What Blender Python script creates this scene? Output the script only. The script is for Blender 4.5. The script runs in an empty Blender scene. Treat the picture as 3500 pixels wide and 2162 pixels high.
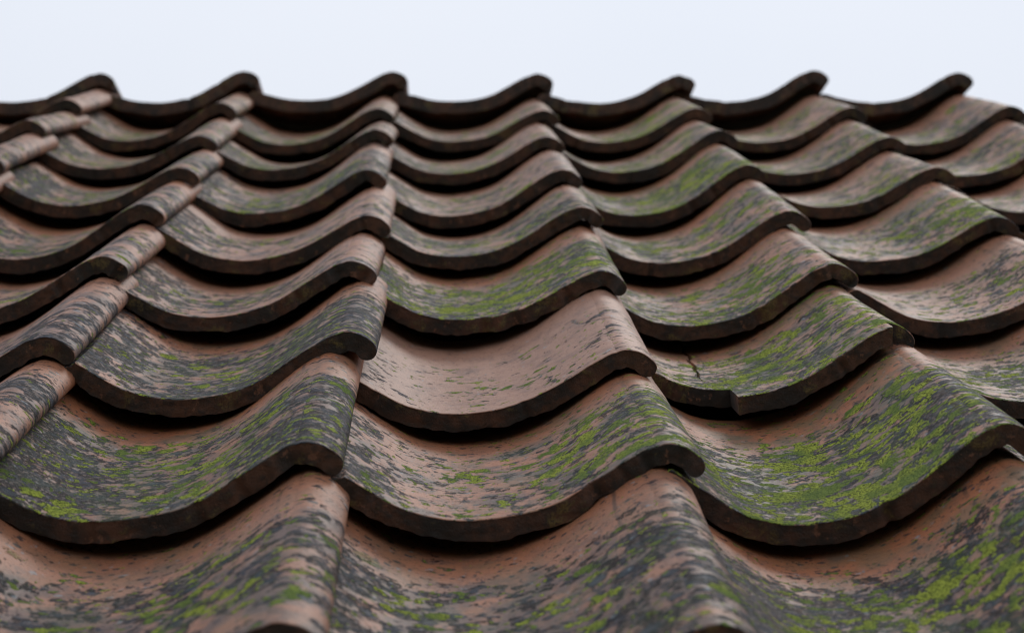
import bpy, math, random
from mathutils import Matrix, Vector, noise
R = math.radians
scene = bpy.context.scene
W, G = 0.22, 0.27            # tile cover width, gauge between courses (metres)
T = 0.0150                   # tile thickness
PITCH = R(40)                # roof pitch
RIDGE_Y = 2.245
ROOF = Matrix.Translation((0, 0, 4.6)) @ Matrix.Rotation(PITCH, 4, 'X')   # roof frame: x across, y up the slope, z out of it

# ------------------------------------------------------------------ camera
cx, cy, cz, yaw, pit, rol, f = 0.28008, -0.95291, 0.42222, 0.03603, 0.23328, 0.00942, 6.97456
F = Vector((math.sin(yaw)*math.cos(pit), math.cos(yaw)*math.cos(pit), -math.sin(pit)))
Rr = Vector((math.cos(yaw), -math.sin(yaw), 0)); Uu = Rr.cross(F)
R2 = Rr*math.cos(rol) + Uu*math.sin(rol); U2 = -Rr*math.sin(rol) + Uu*math.cos(rol)
cm = Matrix(((R2.x, U2.x, -F.x, cx), (R2.y, U2.y, -F.y, cy), (R2.z, U2.z, -F.z, cz), (0, 0, 0, 1)))
cam = bpy.data.cameras.new("camera"); camo = bpy.data.objects.new("camera", cam)
scene.collection.objects.link(camo); camo.matrix_world = ROOF @ cm
cam.sensor_width = 36; cam.lens = f*36/3.5; cam.clip_start = 0.01; cam.clip_end = 5000
cam.dof.use_dof = True; cam.dof.focus_distance = 1.50; cam.dof.aperture_fstop = 9.5
scene.camera = camo

# ------------------------------------------------------------------ world: overcast sky
SUN_EL, SUN_AZ = R(58), R(35)      # azimuth clockwise from +Y (beyond the ridge, to the right)
world = bpy.data.worlds.new("World"); scene.world = world; world.use_nodes = True
nt = world.node_tree; nt.nodes.clear()
def N(nt, t, **k):
    n = nt.nodes.new(t)
    for a, b in k.items(): setattr(n, a, b)
    return n
out = N(nt, 'ShaderNodeOutputWorld'); bg = N(nt, 'ShaderNodeBackground'); bg.inputs['Strength'].default_value = 0.1
sky = N(nt, 'ShaderNodeTexSky', sky_type='NISHITA', sun_disc=False); sky.sun_elevation = SUN_EL; sky.sun_rotation = SUN_AZ
tc = N(nt, 'ShaderNodeTexCoord'); sep = N(nt, 'ShaderNodeSeparateXYZ'); nt.links.new(tc.outputs['Generated'], sep.inputs[0])
mr = N(nt, 'ShaderNodeMapRange'); nt.links.new(sep.outputs['Z'], mr.inputs[0])
mr.inputs[1].default_value = 0; mr.inputs[2].default_value = 1; mr.inputs[3].default_value = 6.0; mr.inputs[4].default_value = 11.5
nz = N(nt, 'ShaderNodeTexNoise'); nz.inputs['Scale'].default_value = 2.6; nz.inputs['Detail'].default_value = 5; nz.inputs['Roughness'].default_value = .45
nt.links.new(tc.outputs['Generated'], nz.inputs['Vector'])
cr = N(nt, 'ShaderNodeMix', data_type='RGBA'); nt.links.new(nz.outputs['Fac'], cr.inputs[0])
cr.inputs[6].default_value = (.88, .95, 1.06, 1); cr.inputs[7].default_value = (1.05, 1.075, 1.14, 1)
sc_ = N(nt, 'ShaderNodeVectorMath', operation='SCALE'); nt.links.new(cr.outputs[2], sc_.inputs[0]); nt.links.new(mr.outputs[0], sc_.inputs['Scale'])
mx = N(nt, 'ShaderNodeMix', data_type='RGBA'); mx.inputs[0].default_value = .88
nt.links.new(sky.outputs[0], mx.inputs[6]); nt.links.new(sc_.outputs[0], mx.inputs[7])
nt.links.new(mx.outputs[2], bg.inputs['Color']); nt.links.new(bg.outputs[0], out.inputs[0])

sun = bpy.data.lights.new("sun", 'SUN'); sun.energy = 1.1; sun.angle = R(20); sun.color = (1, .96, .9)
suno = bpy.data.objects.new("sun", sun); scene.collection.objects.link(suno)
sd = Vector((math.sin(SUN_AZ)*math.cos(SUN_EL), math.cos(SUN_AZ)*math.cos(SUN_EL), math.sin(SUN_EL)))
suno.rotation_euler = sd.to_track_quat('Z', 'Y').to_euler(); suno.location = (0, 0, 12)
scene.view_settings.view_transform = 'Standard'; scene.view_settings.look = 'None'
scene.view_settings.exposure = 0; scene.view_settings.gamma = 1; scene.view_settings.use_curve_mapping = False
scene.cycles.max_bounces = 6; scene.cycles.filter_width = 1.1

# ------------------------------------------------------------------ shader helpers
class NT:
    def __init__(s, name):
        s.m = bpy.data.materials.new(name); s.m.use_nodes = True; s.t = s.m.node_tree; s.t.nodes.clear()
        s.out = s.n('ShaderNodeOutputMaterial'); s.b = s.n('ShaderNodeBsdfPrincipled'); s.l(s.b.outputs[0], s.out.inputs[0])
    def n(s, t, **k): return N(s.t, t, **k)
    def l(s, a, b): s.t.links.new(a, b)
    def put(s, v, sock):
        if hasattr(v, 'links') or isinstance(v, bpy.types.NodeSocket): s.l(v, sock)
        else: sock.default_value = v
    def math(s, op, a, b=0.0, c=None, clamp=False):
        n = s.n('ShaderNodeMath', operation=op, use_clamp=clamp); s.put(a, n.inputs[0]); s.put(b, n.inputs[1])
        if c is not None: s.put(c, n.inputs[2])
        return n.outputs[0]
    def noise(s, vec, scale, detail=4, rough=.55, dist=0.0):
        n = s.n('ShaderNodeTexNoise'); s.l(vec, n.inputs['Vector']); n.inputs['Scale'].default_value = scale
        n.inputs['Detail'].default_value = detail; n.inputs['Roughness'].default_value = rough; n.inputs['Distortion'].default_value = dist
        return n.outputs['Fac']
    def ss(s, v, lo, hi, a=0.0, b=1.0):
        n = s.n('ShaderNodeMapRange', interpolation_type='SMOOTHSTEP'); s.put(v, n.inputs[0])
        s.put(lo, n.inputs[1]); s.put(hi, n.inputs[2]); s.put(a, n.inputs[3]); s.put(b, n.inputs[4]); return n.outputs[0]
    def mix(s, fac, a, b):
        n = s.n('ShaderNodeMix', data_type='RGBA'); s.put(fac, n.inputs[0])
        for v, i in ((a, 6), (b, 7)):
            if isinstance(v, tuple): n.inputs[i].default_value = (*v, 1)
            else: s.l(v, n.inputs[i])
        return n.outputs[2]
    def prop(s, name):
        n = s.n('ShaderNodeAttribute', attribute_type='OBJECT', attribute_name=name); return n.outputs['Fac']
    def vec(s, x, y, z):
        n = s.n('ShaderNodeCombineXYZ'); s.put(x, n.inputs[0]); s.put(y, n.inputs[1]); s.put(z, n.inputs[2]); return n.outputs[0]

def tile_top():
    m = NT('weathered_clay')
    uv = m.n('ShaderNodeUVMap', uv_map='UVMap'); sp = m.n('ShaderNodeSeparateXYZ'); m.l(uv.outputs[0], sp.inputs[0])
    s_, y_ = sp.outputs[0], sp.outputs[1]
    seed = m.prop('seed'); moss = m.prop('moss'); dark = m.prop('dark'); tint = m.prop('tint'); mc = m.prop('moss_centre')
    sx = m.math('MULTIPLY', s_, .9)
    V = m.vec(sx, y_, m.math('MULTIPLY', seed, 3.7))
    V2 = m.vec(s_, m.math('MULTIPLY', y_, .42), m.math('ADD', m.math('MULTIPLY', seed, 2.3), 51.))     # streaks running down the slope
    # domain warp for ragged borders
    nw = m.n('ShaderNodeTexNoise'); m.l(V, nw.inputs['Vector']); nw.inputs['Scale'].default_value = 140; nw.inputs['Detail'].default_value = 3
    wv = m.n('ShaderNodeVectorMath', operation='MULTIPLY_ADD'); m.l(nw.outputs['Color'], wv.inputs[0]); wv.inputs[1].default_value = (.0045,)*3; m.l(V, wv.inputs[2])
    VW = wv.outputs[0]
    big = m.noise(V, 9, 3); mid = m.noise(VW, 34, 5, .6); blot = m.math('ADD', m.math('MULTIPLY', m.noise(VW, 78, 3, .5), .6), m.math('MULTIPLY', m.noise(VW, 210, 4, .55), .4)); fine = m.noise(V, 420, 3, .6); grit = m.noise(V, 1500, 2, .5)
    # zone of the tile kept clean under the tile above
    cl = m.ss(m.math('ADD', m.math('ADD', y_, m.math('MULTIPLY', big, .12)), m.math('MULTIPLY', mid, .07)), .275, .345)
    # clay
    clay = m.mix(m.ss(big, .35, .65), (.360, .140, .070), (.325, .158, .100))
    clay = m.mix(cl, clay, (.33, .115, .048))
    clay = m.mix(tint, clay, (.35, .185, .125))
    clay = m.mix(m.math('MULTIPLY', m.ss(m.noise(V2, 60, 5, .6), .5, .72), .45), clay, (.12, .07, .055))
    clay = m.mix(m.math('MULTIPLY', m.ss(fine, .35, .7), .25), clay, (.14, .075, .05))
    clay = m.mix(m.math('MULTIPLY', m.ss(mid, .46, .62), .40), clay, (.185, .095, .066))
    clay = m.mix(m.math('MULTIPLY', m.ss(m.noise(V, 1000, 3, .7), .50, .62), .45), clay, (.10, .055, .04))
    # sooty mauve film
    film = m.math('MULTIPLY', m.ss(m.math('ADD', m.math('ADD', mid, m.math('MULTIPLY', dark, .30)), m.math('MULTIPLY', cl, -.25)), .56, .76), .85)
    col = m.mix(film, clay, (.088, .058, .052))
    # blue-black lichen blotches
    dsum = m.math('ADD', m.math('ADD', m.math('MULTIPLY', blot, .75), m.math('MULTIPLY', mid, .25)), m.math('MULTIPLY', dark, .13))
    dsum = m.math('ADD', dsum, m.math('MULTIPLY', cl, -.10)); dsum = m.math('ADD', dsum, m.math('MULTIPLY', m.math('SUBTRACT', big, .5), .30))
    dsum = m.math('ADD', dsum, m.ss(s_, .025, .075, .05, 0.)); dm = m.math('MULTIPLY', m.ss(dsum, .576, .592), m.ss(m.noise(VW, 330, 4, .6), .40, .50, .42, 1.))
    dcol = m.mix(m.ss(m.noise(V, 130, 4), .44, .62), (.006, .007, .010), (.050, .068, .095))
    dcol = m.mix(m.ss(grit, .35, .75), dcol, (.022, .018, .018))
    col = m.mix(m.math('MULTIPLY', dm, .92), col, dcol)
    # round crusts of every size, grey-black
    def rosettes(scale, off, dens, rmax):
        v = m.n('ShaderNodeTexVoronoi', feature='F1'); v.inputs['Scale'].default_value = scale
        av = m.n('ShaderNodeVectorMath', operation='ADD'); m.l(VW, av.inputs[0]); av.inputs[1].default_value = (0, 0, off); m.l(av.outputs[0], v.inputs['Vector'])
        cs = m.n('ShaderNodeSeparateColor'); m.l(v.outputs['Color'], cs.inputs[0])
        on = m.math('GREATER_THAN', m.math('ADD', cs.outputs[0], dens), 1.0)
        rad = m.math('MULTIPLY_ADD', cs.outputs[1], rmax*.75, rmax*.25)
        d = m.math('ADD', v.outputs['Distance'], m.math('MULTIPLY', m.math('SUBTRACT', fine, .5), .35))
        edge = m.math('SUBTRACT', rad, d)
        return m.math('MULTIPLY', on, m.ss(edge, 0., .05)), edge, cs.outputs[2]
    rs, re, rc = rosettes(62, 3.3, m.math('MULTIPLY', m.math('ADD', dark, m.math('MULTIPLY', m.math('MULTIPLY', big, dark), .7)), .42), .46)
    rs = m.math('MULTIPLY', rs, m.ss(cl, .3, .9, 1., .15))
    col = m.mix(m.math('MULTIPLY', rs, .9), col, m.mix(m.math('MULTIPLY', m.ss(re, .06, .2), rc), (.014, .016, .020), (.060, .080, .105)))
    rs2, re2, rc2 = rosettes(150, 8.1, m.math('MULTIPLY', dark, .42), .42)
    col = m.mix(m.math('MULTIPLY', rs2, .85), col, (.020, .021, .025))
    # pinprick pitting
    sp1 = m.ss(m.math('ADD', m.noise(VW, 300, 3, .6), m.math('ADD', m.math('MULTIPLY', big, .12), m.math('MULTIPLY', dark, .05))), .715, .745)
    col = m.mix(m.math('MULTIPLY', sp1, .85), col, (.035, .033, .035))
    # pale grey crusts
    pg = m.ss(m.noise(m.vec(y_, s_, m.math('ADD', seed, 9.)), 90, 5, .6), .645, .665)
    col = m.mix(m.math('MULTIPLY', pg, .55), col, (.20, .25, .28))
    # green lichen
    ctr = m.math('ABSOLUTE', m.math('SUBTRACT', s_, mc))
    zone = m.ss(ctr, .04, .13, .025, -.03)
    gsum = m.math('ADD', m.math('ADD', m.math('MULTIPLY', m.noise(VW, 85, 3.5, .55), .56), m.math('MULTIPLY', m.noise(m.vec(sx, y_, m.math('ADD', m.math('MULTIPLY', seed, 5.1), 20.)), 21, 3, .5), .44)), m.math('MULTIPLY', moss, .125))
    gsum = m.math('ADD', m.math('ADD', gsum, zone), m.math('MULTIPLY', cl, -.09))
    gm = m.ss(gsum, .641, .651)
    g2 = m.math('ADD', m.math('MULTIPLY', m.noise(m.vec(sx, y_, m.math('ADD', m.math('MULTIPLY', seed, 1.9), 77.)), 135, 3, .5, .2), .8), m.math('MULTIPLY', big, .2))
    g2 = m.math('ADD', m.math('ADD', g2, m.math('MULTIPLY', moss, .07)), m.math('MULTIPLY', cl, -.05))
    gm = m.math('MAXIMUM', gm, m.math('MULTIPLY', m.ss(g2, .630, .639), .9))
    gn = m.noise(V, 560, 3, .75)
    gcol = m.mix(m.ss(gn, .40, .53), (.035, .045, .012), (.32, .37, .055))
    gcol = m.mix(m.math('MULTIPLY', m.ss(m.noise(V, 32, 3), .42, .6), .75), gcol, (.085, .135, .040))
    halo = m.math('MULTIPLY', m.ss(gsum, .616, .638), .75)
    col = m.mix(m.math('MULTIPLY', m.math('MULTIPLY', m.ss(m.noise(V, 28, 4, .6), .44, .60), m.ss(ctr, .04, .14, 1., .2)), m.math('MULTIPLY', moss, .55)), col, (.065, .092, .052))
    gr, ge, gc = rosettes(48, 14.7, m.math('MULTIPLY', moss, .20), .50)
    gm = m.math('MAXIMUM', gm, m.math('MULTIPLY', gr, m.ss(cl, .3, .9, 1., 0.)))
    col = m.mix(halo, col, (.026, .034, .026))
    col = m.mix(gm, col, gcol)
    ln = m.ss(m.math('ABSOLUTE', m.math('SUBTRACT', m.math('ADD', s_, m.math('MULTIPLY', m.noise(m.vec(y_, seed, 0.), 14, 3), .012)), m.math('ADD', .226, m.math('MULTIPLY', m.math('SINE', m.math('MULTIPLY', seed, 4.1)), .012)))), .0006, .0022, 1., 0.)
    ln = m.math('MULTIPLY', ln, m.ss(m.noise(V, 40, 3), .42, .60))
    col = m.mix(m.math('MULTIPLY', m.math('MULTIPLY', ln, dark), .9), col, (.05, .032, .025))
    sc = m.n('ShaderNodeAttribute', attribute_type='GEOMETRY', attribute_name='scar').outputs['Fac']
    col = m.mix(m.math('MULTIPLY', sc, m.ss(m.noise(V, 300, 3), .3, .55)), col, (.045, .032, .025))
    m.l(col, m.b.inputs['Base Color'])
    rg = m.ss(dm, 0, 1, .56, .68); rg = m.math('MAXIMUM', rg, m.math('MULTIPLY', gm, .95)); m.l(rg, m.b.inputs['Roughness'])
    m.l(m.ss(m.math('MAXIMUM', m.math('MAXIMUM', dm, rs), gm), 0., 1., .26, .09), m.b.inputs['Specular IOR Level'])
    h = m.math('ADD', m.math('MULTIPLY', gm, m.math('ADD', 2.0, m.math('MULTIPLY', gn, 4.0))), m.math('MULTIPLY', dm, m.math('MULTIPLY', grit, .9)))
    h = m.math('ADD', h, m.math('MULTIPLY', fine, .5)); h = m.math('ADD', h, m.math('MULTIPLY', m.noise(V2, 60, 5), .9)); h = m.math('SUBTRACT', h, m.math('MULTIPLY', sp1, .8))
    bp = m.n('ShaderNodeBump'); bp.inputs['Strength'].default_value = .8; bp.inputs['Distance'].default_value = .0011
    m.l(h, bp.inputs['Height']); m.l(bp.outputs[0], m.b.inputs['Normal'])
    return m.m

def tile_edge():
    m = NT('crusted_clay_edge')
    tcn = m.n('ShaderNodeTexCoord'); seed = m.prop('seed')
    ad = m.n('ShaderNodeVectorMath', operation='ADD'); m.l(tcn.outputs['Object'], ad.inputs[0]); m.l(m.vec(0., 0., seed), ad.inputs[1]); V = ad.outputs[0]
    a = m.noise(V, 22, 5, .6); b = m.noise(V, 110, 5, .65); c = m.noise(V, 600, 3, .6)
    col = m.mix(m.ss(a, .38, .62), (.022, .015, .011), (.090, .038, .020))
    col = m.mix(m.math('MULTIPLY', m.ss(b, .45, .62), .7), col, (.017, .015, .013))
    y = m.math('MULTIPLY', m.ss(m.math('ADD', m.math('MULTIPLY', m.noise(V, 30, 2), .6), m.math('MULTIPLY', b, .4)), .545, .62), m.ss(c, .3, .6))
    col = m.mix(m.math('MULTIPLY', y, .65), col, (.17, .115, .032))
    col = m.mix(m.math('MULTIPLY', m.ss(m.noise(V, 75, 4, .7), .60, .66), .8), col, (.17, .075, .042))
    m.l(col, m.b.inputs['Base Color']); m.b.inputs['Roughness'].default_value = .85
    bp = m.n('ShaderNodeBump'); bp.inputs['Strength'].default_value = .9; bp.inputs['Distance'].default_value = .0012
    m.l(m.math('ADD', m.math('MULTIPLY', c, .5), b), bp.inputs['Height']); m.l(bp.outputs[0], m.b.inputs['Normal'])
    return m.m

def plain(name, c1, c2, scale, rough=.9):
    m = NT(name); tcn = m.n('ShaderNodeTexCoord')
    m.l(m.mix(m.ss(m.noise(tcn.outputs['Object'], scale, 5), .35, .65), c1, c2), m.b.inputs['Base Color']); m.b.inputs['Roughness'].default_value = rough
    return m.m
M_TOP, M_EDGE = tile_top(), tile_edge()
M_WOOD = plain('old_boards', (.035, .028, .022), (.06, .045, .035), 14)
M_GRASS = plain('meadow_grass', (.035, .055, .018), (.06, .08, .03), .8)

# ------------------------------------------------------------------ setting
def link(name, verts, faces, mats, matrix=None, smooth=False, midx=None):
    me = bpy.data.meshes.new(name); me.from_pydata(verts, [], faces)
    for m in mats: me.materials.append(m)
    if smooth: me.polygons.foreach_set('use_smooth', [True]*len(me.polygons))
    if midx: me.polygons.foreach_set('material_index', midx)
    me.update(); o = bpy.data.objects.new(name, me); scene.collection.objects.link(o)
    if matrix is not None: o.matrix_world = matrix
    return o
g = link('ground', [(-3000, -3000, 0), (3000, -3000, 0), (3000, 3000, 0), (-3000, 3000, 0)], [(0, 1, 2, 3)], [M_GRASS]); g['kind'] = 'structure'
def deck(x0, x1):      # boarded roof deck with both slopes, closed underneath (an open-bottomed prism would leak light)
    y0, y1, z, th = -2.4, RIDGE_Y, -.078, .03
    L = y1 - y0; a = math.pi - 2*PITCH       # back slope leaves the ridge at the same pitch
    bx, bz = math.cos(2*PITCH), -math.sin(2*PITCH)
    p = [(y0, z), (y1, z), (y1 + L*bx, z + L*bz)]
    q = [(y1 + L*bx - .02, z + L*bz - th), (y1, z - th*1.5), (y0, z - th)]
    ring = p + q; n = len(ring); vs = [(x, a_, b_) for x in (x0, x1) for a_, b_ in ring]
    fs = [(i, (i+1) % n, n + (i+1) % n, n + i) for i in range(n)] + [tuple(range(n-1, -1, -1)), tuple(range(n, 2*n))]
    return vs, fs
vs, fs = deck(-1.1, 2.2); dk = link('roof_deck', vs, fs, [M_WOOD], ROOF); dk['kind'] = 'structure'

# ------------------------------------------------------------------ tile profile (top surface, from the hidden left edge to the tip of the roll)
CT = [(-1.08, .152), (-1.05, .136), (-1.01, .114), (-.97, .090), (-.93, .068), (-.85, .028), (-.76, .006), (-.66, 0), (-.53, .016), (-.43, .046),
      (-.36, .080), (-.293, .120), (-.213, .170), (-.15, .203), (-.105, .214)]
def catmull(P, n):
    o = []
    for i in range(len(P)-1):
        p0, p1, p2, p3 = P[max(i-1, 0)], P[i], P[i+1], P[min(i+2, len(P)-1)]
        for j in range(n):
            t = j/n
            o.append(tuple(.5*((2*p1[k]) + (-p0[k]+p2[k])*t + (2*p0[k]-5*p1[k]+4*p2[k]-p3[k])*t*t + (-p0[k]+3*p1[k]-3*p2[k]+p3[k])*t**3) for k in (0, 1)))
    return o + [P[-1]]
def mid_profile():
    h = T/W/2; P = catmull(CT, 8); mid = []
    for i, p in enumerate(P):
        a, b = P[max(i-1, 0)], P[min(i+1, len(P)-1)]; d = Vector((b[0]-a[0], b[1]-a[1])).normalized()
        mid.append((p[0] + d.y*h, p[1] - d.x*h))
    mid = mid[::4]
    mid = [m_ for m_ in mid if m_[0] < -.115] + [(-.10, .1835), (-.075, .180), (-.05, .170), (-.022, .148), (-.004, .125)]
    P = catmull(mid, 10); s = [0]
    for i in range(1, len(P)): s.append(s[-1] + math.dist(P[i], P[i-1]))
    return P, s
MP, MS = mid_profile(); SLEN = MS[-1]*W
def prof(s):             # s in metres along the mid surface -> x, z, tangent
    u = min(max(s/W, 0), MS[-1])
    lo, hi = 0, len(MS)-1
    while hi - lo > 1:
        k = (lo+hi)//2
        if MS[k] <= u: lo = k
        else: hi = k
    t = (u - MS[lo])/(MS[hi]-MS[lo]); a, b = MP[lo], MP[hi]
    lo2, hi2 = max(lo-1, 0), min(hi+1, len(MP)-1); d = Vector((MP[hi2][0]-MP[lo2][0], MP[hi2][1]-MP[lo2][1])).normalized()
    return (a[0]+(b[0]-a[0])*t)*W, (a[1]+(b[1]-a[1])*t)*W, d
def s_at_x(x):
    lo = min(range(len(MP)), key=lambda i: abs(MP[i][0]*W - x)); return MS[lo]*W

def sstep(x, a, b):
    t = min(max((x-a)/(b-a), 0), 1); return t*t*(3-2*t)

NB = 60; UNDER = [9.]*(NB+1)      # underside height of a roll over x = -0.16 W .. 0
for i in range(400):
    sv = SLEN - .05 + .05*i/399; px, pz, pd = prof(sv); e_ = SLEN - sv; h_ = T/2 if e_ >= T/2 else math.sqrt(max((T/2)**2-(T/2-e_)**2, 0))
    bx, bz = px + pd.y*h_, pz - pd.x*h_; b_ = round((bx/W + .16)/.16*NB)
    if 0 <= b_ <= NB: UNDER[b_] = min(UNDER[b_], bz)
def under(xn):           # None outside the roll
    u = (xn/W + .16)/.16*NB
    if u < 0 or u > NB: return None
    v = UNDER[int(round(u))]; return v if v < 8 else None

def make_tile(name, key, p, amp_top, ratio, tau, hi=True, special=None):
    """p = x, y, z, roll, amp. One closed sheet: columns across the tile, path = tail underside -> front face -> top -> tail."""
    x0, y0, z0, ro, amp = p; left = FIT2.get((key[0], key[1]-1)); sd_ = key[0]*17.3 + key[1]*5.91 + 3
    Lt = .25 if key[0] == 8 else .335; TH = T*1.35 if key[0] == 8 else T; rt = TH/2
    ns = (150 if key[0] < 5 else 92) if hi else 40
    S = [SLEN*i/(ns-1) for i in range(ns)]
    S = [s for s in S if rt*1.05 < s < SLEN - rt*1.05]
    endc = 7 if hi else 4
    S = [rt*(1-math.cos(math.pi/2*i/endc)) for i in range(endc)] + [rt] + S + [SLEN-rt] + [SLEN - rt + rt*math.sin(math.pi/2*(i+1)/endc) for i in range(endc)]
    jogs = []
    if special == 'broken':
        j1, j2 = s_at_x(-.141), s_at_x(-.0215)
        for j in (j1, j2):
            S = [s for s in S if abs(s-j) > .0016]; S += [j-.0012, j-.0004, j, j+.0004, j+.0012]
        cr0 = s_at_x(-.141)-.014
        S = [s for s in S if not (cr0-.013 < s < cr0+.017 and s < j1-.002)] + [cr0-.013 + .0007*i for i in range(43) if cr0-.013+.0007*i < j1-.002]
    scar = []
    if special == 'scar':
        S = [s for s in S if not .196 < s < .262] + [.196 + .0007*i for i in range(94)]
        scar = [(.205, .205), (.212, .204), (.214, .185), (.2155, .170), (.224, .155), (.238, .140), (.250, .128)]
    S = sorted(S)
    def front(s):
        v = .0012*noise.noise(Vector((s*28, sd_, 0))) + .0005*noise.noise(Vector((s*160, sd_, 4)))
        ch = noise.noise(Vector((s*75, sd_*1.7, 9)))
        if ch > .25: v += (ch-.25)*.012
        if special == 'broken':
            if s < j1-1e-5: v += .044 + .003*noise.noise(Vector((s*90, 1, 2)))
            if s > j2+1e-5: v += .028 + .005*noise.noise(Vector((s*120, 5, 2)))
        return v
    r = .0008
    def ring():
        """path stations: (kind, a, b): a = depth below the top face / thickness fraction, b = distance from the front"""
        nb = 10 if hi else 4
        out = [('b', Lt*(1-i/nb)**1.3) for i in range(nb)]
        out[-1:] = [out[-1], ('b', .004), ('b', .0012)] if hi else [out[-1]]
        nf = 7 if hi else 2
        out += [('f', i/nf) for i in range(nf)]
        if hi: out += [('f', .955), ('c', 0), ('c', 1), ('c', 2)]
        else: out += [('c', 1)]
        ny = (130 if special else 54) if hi else 10
        out += [('t', .0022 + (Lt-.0022)*(i/ny)**1.15) for i in range(ny+1)]
        return out
    rg = ring(); verts = []; uvs = []; marks = []
    bow = .0015*math.sin(sd_)
    for s in S:
        x, z, d = prof(s); n = Vector((-d.y, d.x))
        if key[0] == 8:
            if x < -.66*W: z = (z + T/2)*.5 - T/2
            z -= (TH-T)/2
        dl, dr = s, SLEN - s; e = min(dl, dr)
        hf = rt if e >= rt else math.sqrt(max(rt*rt-(rt-e)**2, 1e-9))
        fy = front(s)
        for kind, q in rg:
            if kind == 'b': h, y = -hf, fy + q*(1 - fy/Lt)
            elif kind == 'f': h, y = -hf + 2*hf*q, fy
            elif kind == 'c': a_ = math.pi/2*(q+.5)/3; rr = min(r, hf*.5); h, y = hf - rr*(1-math.sin(a_)), fy + rr*(1-math.cos(a_))
            else: h, y = hf, fy + q*(1 - fy/Lt)
            if hi:
                P3 = Vector((s*22, y*14, sd_)); w = .0009*noise.noise(P3) + .00022*noise.noise(Vector((s*150, y*110, sd_)))
                if kind in 'bf' and (kind == 'b' or q < .5) and y < fy+.05:
                    k = (1 if kind == 'b' else 1-q*2)
                    w2 = noise.noise(Vector((s*38, sd_*2.1, y*20)))*.0022 + noise.noise(Vector((s*150, sd_*2.1, y*60)))*.0011 + .0010
                    h += (w2 if e > rt else w2*e/rt)*k
                if kind == 'f': y += .0006*noise.noise(Vector((s*120, h*300, sd_)))
                h += w
            am = amp + (amp_top-amp)*min(y/G, 1.25)
            X = x + n.x*h; Z = z*am + n.y*h + bow*math.sin(math.pi*min(y/Lt, 1))
            if left and s < .075:
                lx, ly, lz, lro, lam, ltau, lat = left
                ctr_x, ctr_z = x, z*am + T/2      # our top surface at this column, in roof terms
                gx = x0 + ctr_x; gz = z0 + ctr_z - tau*y + ro*(ctr_x + .4*W)
                yl = y0 + y - ly; la = lam + (lat-lam)*min(max(yl, 0)/G, 1.25)
                for ddx in (0, .002):
                    un = under(gx - lx + ddx)
                    if un is not None:
                        lim = lz + (un + T/2)*la - T/2 - ltau*yl + lro*(gx - lx + .4*W) - .0003
                        if gz > lim: Z -= gz - lim; gz = lim
            if special == 'broken' and s < j1 and kind in 'ct':
                c = cr0 + .0030*noise.noise(Vector((y*30, 3, 3))) + .0016*noise.noise(Vector((y*90, 3, 8))) + .045*(y-.094) - .003
                wd = .0012*sstep(y, .09, .17) + .0003
                if y > .095 and abs(s-c) < wd: Z -= .004
            mk = 0.
            if scar and kind == 't' and .1 < y < .23 and .195 < s < .263:
                q_ = Vector((s + .0012*noise.noise(Vector((y*160, s*160, 1))), y*.9, 0)); dmin = 1.
                for a_, b_ in zip(scar, scar[1:]):
                    A, B = Vector((a_[0], a_[1]*.9, 0)), Vector((b_[0], b_[1]*.9, 0)); t_ = min(max((q_-A).dot(B-A)/(B-A).length_squared, 0), 1)
                    dmin = min(dmin, (q_-A-(B-A)*t_).length)
                mk = 1 - sstep(dmin, .0004, .0019); Z -= .0006*mk
            verts.append((X, y, Z)); uvs.append((s, y)); marks.append(mk)
    nr = len(rg); faces = []; mi = []
    kinds = [k for k, _ in rg]
    for i in range(len(S)-1):
        for j in range(nr-1):
            faces.append((i*nr+j, i*nr+j+1, (i+1)*nr+j+1, (i+1)*nr+j)); top = kinds[j] in 'ct' and kinds[j+1] in 'ct'
            mi.append(0 if top else 1)
        faces.append((i*nr+nr-1, i*nr, (i+1)*nr, (i+1)*nr+nr-1)); mi.append(1)
    faces.append(tuple(range(nr))[::-1]); faces.append(tuple((len(S)-1)*nr+j for j in range(nr))); mi += [1, 1]
    faces = [tuple(reversed(f_)) for f_ in faces]
    pv = Matrix.Translation((x0-.4*W, y0, z0)) @ Matrix.Rotation(-ro, 4, 'Y') @ Matrix.Translation((.4*W, 0, 0)) @ Matrix.Rotation(-tau, 4, 'X')
    o = link(name, verts, faces, [M_TOP, M_EDGE], ROOF @ pv, True, mi)
    ul = o.data.uv_layers.new(name='UVMap'); flat = []
    for pl in o.data.polygons:
        for vi in pl.vertices: flat += uvs[vi]
    ul.data.foreach_set('uv', flat)
    at_ = o.data.attributes.new('scar', 'FLOAT', 'POINT'); at_.data.foreach_set('value', marks)
    o.data.set_sharp_from_angle(angle=R(50))
    return o

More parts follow.
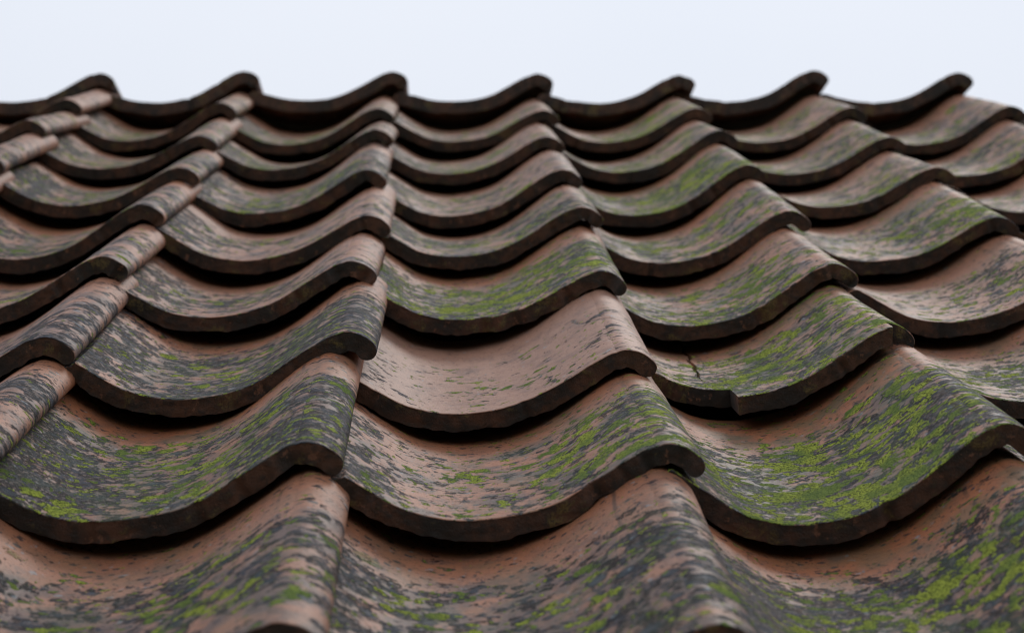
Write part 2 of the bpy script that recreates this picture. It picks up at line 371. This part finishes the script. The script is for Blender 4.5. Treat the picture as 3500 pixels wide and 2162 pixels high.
FIT = {(1, 1): (0.2182, 0.2711, 0.0002, 0.0241, 0.997), (1, 2): (0.4451, 0.2667, 0.0007, -0.003, 1.037), (1, 3): (0.6601, 0.2669, 0.0017, 0.0415, 1.2557), (1, 0): (0.002, 0.2798, 0.0029, 0.0045, 1.0298), (2, 0): (0.0024, 0.5453, 0.0013, 0.003, 0.9973), (2, 1): (0.231, 0.5453, 0.0026, 0.0148, 1.0615), (2, 2): (0.4413, 0.5288, -0.0045, 0.0064, 1.004), (2, 3): (0.6501, 0.5542, 0.0023, 0.0198, 1.0712), (2, 4): (0.8799, 0.5409, 0.0003, -0.0003, 1.0), (3, 0): (0.0014, 0.8216, 0.0034, 0.018, 1.0212), (3, 1): (0.222, 0.8143, 0.0023, 0.0128, 1.0084), (3, 2): (0.4426, 0.8068, -0.0009, -0.0243, 0.9691), (3, 3): (0.6517, 0.8091, -0.0023, 0.0313, 1.0801), (3, 4): (0.8815, 0.8073, -0.0006, 0.0006, 1.0), (4, 0): (0.0004, 1.0787, 0.0005, 0.0289, 1.0862), (4, 1): (0.2268, 1.0742, -0.0026, -0.0154, 0.9926), (4, 2): (0.4442, 1.0817, 0.002, 0.0104, 1.0381), (4, 3): (0.6568, 1.0776, -0.0021, 0.0289, 1.05), (4, 4): (0.8716, 1.0835, -0.0036, 0.0039, 0.9521), (5, -1): (-0.2184, 1.3623, 0.0075, 0.0127, 1.0777), (5, 0): (0.0029, 1.3553, 0.0019, -0.0132, 0.9522), (5, 1): (0.2172, 1.3438, -0.0031, 0.0133, 1.0165), (5, 2): (0.4406, 1.3424, -0.0039, 0.0194, 1.0689), (5, 3): (0.6544, 1.348, -0.0022, 0.0367, 1.1303), (5, 4): (0.8747, 1.3606, 0.0026, 0.0001, 0.9697), (5, 5): (1.1005, 1.3491, -0.0002, 0.0003, 1.0), (6, -1): (-0.2215, 1.6304, 0.0089, 0.0153, 1.099), (6, 0): (-0.0049, 1.6204, 0.0009, -0.0146, 0.909), (6, 1): (0.2182, 1.6218, 0.0025, 0.0163, 1.0361), (6, 2): (0.4364, 1.6178, -0.0023, 0.0054, 0.9819), (6, 3): (0.6585, 1.622, 0.0013, 0.0242, 1.0542), (6, 4): (0.876, 1.6218, -0.0017, 0.0134, 0.981), (6, 5): (1.0992, 1.6167, -0.0028, 0.0032, 1.0), (7, -1): (-0.2208, 1.8953, 0.0047, 0.0101, 1.0354), (7, 0): (-0.0064, 1.886, -0.0005, 0.02, 1.0535), (7, 1): (0.2137, 1.8827, -0.0047, 0.0179, 1.0283), (7, 2): (0.444, 1.8863, -0.0022, -0.013, 0.9596), (7, 3): (0.6602, 1.8879, -0.0013, 0.0039, 1.0096), (7, 4): (0.8796, 1.8896, -0.0005, 0.0111, 1.0287), (7, 5): (1.1051, 1.883, -0.0004, 0.0152, 1.094), (8, -1): (-0.2194, 2.158, 0.0157, -0.0014, 0.9826), (8, 0): (0.0015, 2.1574, 0.0171, 0.0098, 1.0323), (8, 1): (0.2268, 2.1612, 0.0198, -0.0024, 0.9794), (8, 2): (0.4493, 2.1556, 0.0196, -0.0075, 0.9558), (8, 3): (0.6675, 2.1492, 0.0192, -0.006, 0.9719), (8, 4): (0.8769, 2.1686, 0.0218, 0.0134, 1.0157), (8, 5): (1.1004, 2.1605, 0.0216, 0.0057, 0.9948), (0, 1): (0.2213, -0.0107, -0.0031, -0.0046, 0.956), (0, 2): (0.4375, -0.0127, -0.0039, -0.0042, 0.9442),
       (0, 3): (0.662, -0.004, 0.0, 0.03, 1.22), (0, 4): (0.882, 0.0, 0.0, 0.0, 1.1), (4, -1): (-0.2190, 1.085, 0.003, 0.01, 1.04), (4, 5): (1.10, 1.083, 0.0, 0.0, 1.0), (7, 6): (1.326, 1.886, .004, -.03, 1.10)}
MC = {(1, 2): .19, (1, 1): .13, (1, 3): .15, (2, 3): .18, (3, 2): .15, (0, 3): .19, (4, 4): .19, (4, 3): .15, (5, 3): .16, (7, 3): .19, (0, 1): .14}
TONE = {}        # moss, dark, tint
exec_rows = {
 0: {1: (.42, .72, .25), 2: (.45, .85, .2), 3: (.68, .85, .0), 4: (.3, .7, .2)},
 1: {0: (.15, .80, .2), 1: (.62, .78, .0), 2: (.62, .60, .1), 3: (.92, .80, .0)},
 2: {0: (.0, .70, .5), 1: (.42, .85, .2), 2: (.0, .0, 1.), 3: (.78, .55, .3), 4: (.55, .55, .4)},
 3: {0: (.2, .55, .4), 1: (.25, .50, .4), 2: (.85, .65, .1), 3: (.60, .55, .2), 4: (.35, .35, .5)},
 4: {-1: (.1, .4, .5), 0: (.4, .65, .1), 1: (.22, .40, .5), 2: (.50, .65, .4), 3: (.60, .60, .2), 4: (.70, .60, .3), 5: (.3, .5, .3)},
 5: {-1: (.3, .5, .5), 0: (.50, .70, .1), 1: (.50, .75, .3), 2: (.40, .45, .5), 3: (.85, .70, .1), 4: (.5, .45, .4), 5: (.3, .5, .4)},
 6: {-1: (.4, .5, .6), 0: (.48, .6, .3), 1: (.50, .5, .5), 2: (.48, .45, .4), 3: (.55, .55, .4), 4: (.60, .55, .4), 5: (.45, .55, .4)},
 7: {-1: (.1, .2, .7), 0: (.5, .5, .4), 1: (.52, .5, .4), 2: (.45, .45, .5), 3: (.62, .4, .4), 4: (.55, .35, .6), 5: (.40, .55, .4), 6: (.3, .5, .4)},
 8: {c: (.3, .5, .2) for c in range(-1, 6)}}
for k, rr in exec_rows.items():
    for c, v in rr.items(): TONE[(k, c)] = v
LABELS = {
 (0, 1): 'clay pantile lowest at left, broad clean orange roll with a few dark ovals',
 (0, 2): 'bottom row pantile in the middle, dark streaked trough and mottled roll',
 (0, 3): 'bottom right pantile with large bright green lichen patches rising to the right edge',
 (0, 4): 'sliver of streaked pantile at right edge below the greenest tile',
 (1, 0): 'dark streaked tile roll cut off by the left edge, above the bottom row',
 (1, 1): 'front left pantile, blue-black trough speckled with green lichen',
 (1, 2): 'front middle pantile with green bands on its roll and a bare clay lip',
 (1, 3): 'greenest pantile, thick lichen filling its wide trough at lower right',
 (2, 0): 'ribbed pale roll with blue-grey streaks at left, directly above the dark left edge roll',
 (2, 1): 'blue-black streaked pantile left of the clean pale tile',
 (2, 2): 'clean pale pantile almost free of lichen in the middle of the roof',
 (2, 3): 'cracked pantile with stepped broken front edge and snapped roll end',
 (2, 4): 'pantile at right edge just beyond the cracked tile, clay with green streaks',
 (3, 0): 'cut off pantile at left edge, pink ribbed roll with a single green spot',
 (3, 1): 'pink clay pantile with few marks, up and left of the clean pale tile',
 (3, 2): 'green trough pantile directly above the clean pale tile',
 (3, 3): 'orange clay pantile with short green dashes, directly above the cracked tile',
 (3, 4): 'smooth pinkish pantile at right edge, up and right of the cracked tile',
 (4, -1): 'tiny fragment of a pale tile roll at the left edge',
 (4, 0): 'dark mossy pantile cut by the left edge in the fifth row from the bottom',
 (4, 1): 'pink clay pantile with dark fringe, fifth row up, second trough from left',
 (4, 2): 'dark lipped pantile two rows above the clean pale tile',
 (4, 3): 'mottled green pantile with chipped red lip, two rows above the cracked tile',
 (4, 4): 'pantile with a bright green stripe up its roll near the right edge',
 (4, 5): 'tiny dark corner of a pantile touching the right edge beside the green striped roll',
 (5, -1): 'pale blotched roll end at the left edge with a green arc on it',
 (5, 0): 'leftmost full trough in the sixth row from the bottom, dark with green mould',
 (5, 1): 'dark green pantile, sixth row from bottom, second from left',
 (5, 2): 'pinkish grey pantile three rows above the clean pale tile',
 (5, 3): 'green pantile with one large black blotch in its trough',
 (5, 4): 'pale pantile with grey-green trough, right of the one with the large black blotch',
 (5, 5): 'pantile at right edge in the sixth row from the bottom, brown with dark specks',
 (6, -1): 'leftmost roll in the third row below the sky, pale with a green smear',
 (6, 0): 'leftmost full pantile two rows below the dark ridge tiles',
 (6, 1): 'pantile with crumbled front of its roll, two rows below the ridge tiles',
 (6, 2): 'middle pantile two rows below the ridge tiles, dark stripe on its roll',
 (6, 3): 'pantile directly above the one with the large black blotch, grey-green trough',
 (6, 4): 'pink topped pantile two rows below the fifth and sixth dark ridge tiles',
 (6, 5): 'brown speckled pantile at right edge two rows below the ridge',
 (7, -1): 'leftmost pale roll end tucked under the first ridge tile',
 (7, 0): 'pantile tucked under the second dark ridge tile from left',
 (7, 1): 'pantile tucked under the third dark ridge tile from left',
 (7, 2): 'pantile tucked under the middle dark ridge tile',
 (7, 3): 'pantile with green band up its roll, under the fifth ridge tile from left',
 (7, 4): 'pantile tucked under the sixth ridge tile, pale grey roll',
 (7, 5): 'top right pantile whose bare roll stands against the sky beside the last ridge tile',
 (7, 6): 'outermost tile of the top row, only its edge showing at the right frame edge',
 (8, -1): 'leftmost dark ridge tile silhouetted against the sky, cut by the left edge',
 (8, 0): 'second dark ridge tile from the left against the sky',
 (8, 1): 'third dark ridge tile from the left against the sky',
 (8, 2): 'middle one of the seven dark ridge tiles against the sky',
 (8, 3): 'fifth dark ridge tile from the left against the sky',
 (8, 4): 'sixth dark ridge tile from the left, with the sharpest hooked tip',
 (8, 5): 'last dark ridge tile at right, its hooked tip above a bare roll'}
FIT2 = {}
for key, p in FIT.items():
    k, c = key; up = FIT.get((k+1, c)); tau, at = .088, p[4]
    if up and k < 7: tau = (p[2] - up[2] + T + .0105)/(up[1]-p[1]); at = up[4]*1.17
    if k == 7: at *= 1.1
    if key == (0, 3): at *= .88
    if k == 8: tau = .42
    FIT2[key] = (*p, tau, at)
rnd = random.Random(4)
for key, p in sorted(FIT.items()):
    k, c = key; tau, at = FIT2[key][5:]
    o = make_tile('ridge_pantile' if k == 8 else 'clay_pantile', key, p, at, 1, tau, True, {(2, 3): 'broken', (2, 2): 'scar'}.get(key))
    m_, d_, t_ = TONE[key]
    if k < 8 and key != (2, 2): d_ = d_*.9
    o['moss'] = float(m_); o['dark'] = float(d_); o['tint'] = float(t_); o['seed'] = float(k*7 + c*3.3 + 2); o['moss_centre'] = MC.get(key, .135)
    o['label'] = LABELS[key]; o['category'] = 'roof tile'; o['kind'] = 'thing'
    o['group'] = 'dark tiles along the ridge' if k == 8 else 'clay pantiles laid in rows'

# dark filler added under the ridge tiles to block sky gaps, shaped to their undersides
vs, fs = [], []
cols = []
for c in range(-2, 10):
    p = FIT.get((8, c), (c*W, 2.158, .018, 0, 1.0)); q = FIT.get((7, c), (c*W, 1.89, 0, 0, 1.0))
    for i in range(22):
        xr = -W + .004 + (W-.012)*i/21
        x, z, d = prof(s_at_x(xr))
        top = p[2] + z*p[4] - .062*.42 if c < 6 else q[2] + z*q[4] - .325*.093 + .010
        cols.append((p[0]+xr, top + .003*noise.noise(Vector((x*60+c, 2, 0)))))
for x, z in cols: vs += [(x, 2.213, -.10), (x, 2.215, z), (x, 2.238, z-.012), (x, 2.24, -.10)]
for i in range(len(cols)-1):
    a = 4*i; fs += [(a+j, a+4+j, a+4+(j+1) % 4, a+(j+1) % 4) for j in range(4)]
mb = link('ridge_gap_filler', vs, fs, [M_WOOD], ROOF); mb['kind'] = 'structure'

# tiles beyond the frame, copies of one lighter tile
proto = None
for k in range(-5, 9):
    for c in range(-4, 10):
        if (k, c) in FIT or (k == 8 and c > 5): continue
        if k < -1 and not (-2 <= c <= 5): continue
        if k >= 2 and c < -2 or k < 2 and c < -2: continue
        if k == 8 and c < -1: pass
        tau = .42 if k == 8 else .089; zz = .018 if k == 8 else 0
        am = 1.2 if (k in (0, 1) and c >= 4) else 1.0
        px, py, pz = c*W + rnd.uniform(-.004, .004), k*G + rnd.uniform(-.004, .004), zz
        if proto is None:
            o = proto = make_tile('clay_pantile', (k, c), (px, py, pz, 0, 1.0), 1, 1, tau, False); base = proto
        else:
            o = proto.copy(); scene.collection.objects.link(o)
        o.matrix_world = ROOF @ Matrix.Translation((px, py, pz)) @ Matrix.Rotation(-tau, 4, 'X')
        o['moss'] = rnd.uniform(.2, .7); o['dark'] = rnd.uniform(.4, .8); o['tint'] = rnd.uniform(0, .5); o['seed'] = rnd.uniform(60, 160); o['moss_centre'] = .14
        o['label'] = 'weathered clay pantile of this roof lying outside the picture'; o['category'] = 'roof tile'; o['kind'] = 'thing'; o['group'] = 'clay pantiles beyond the picture'
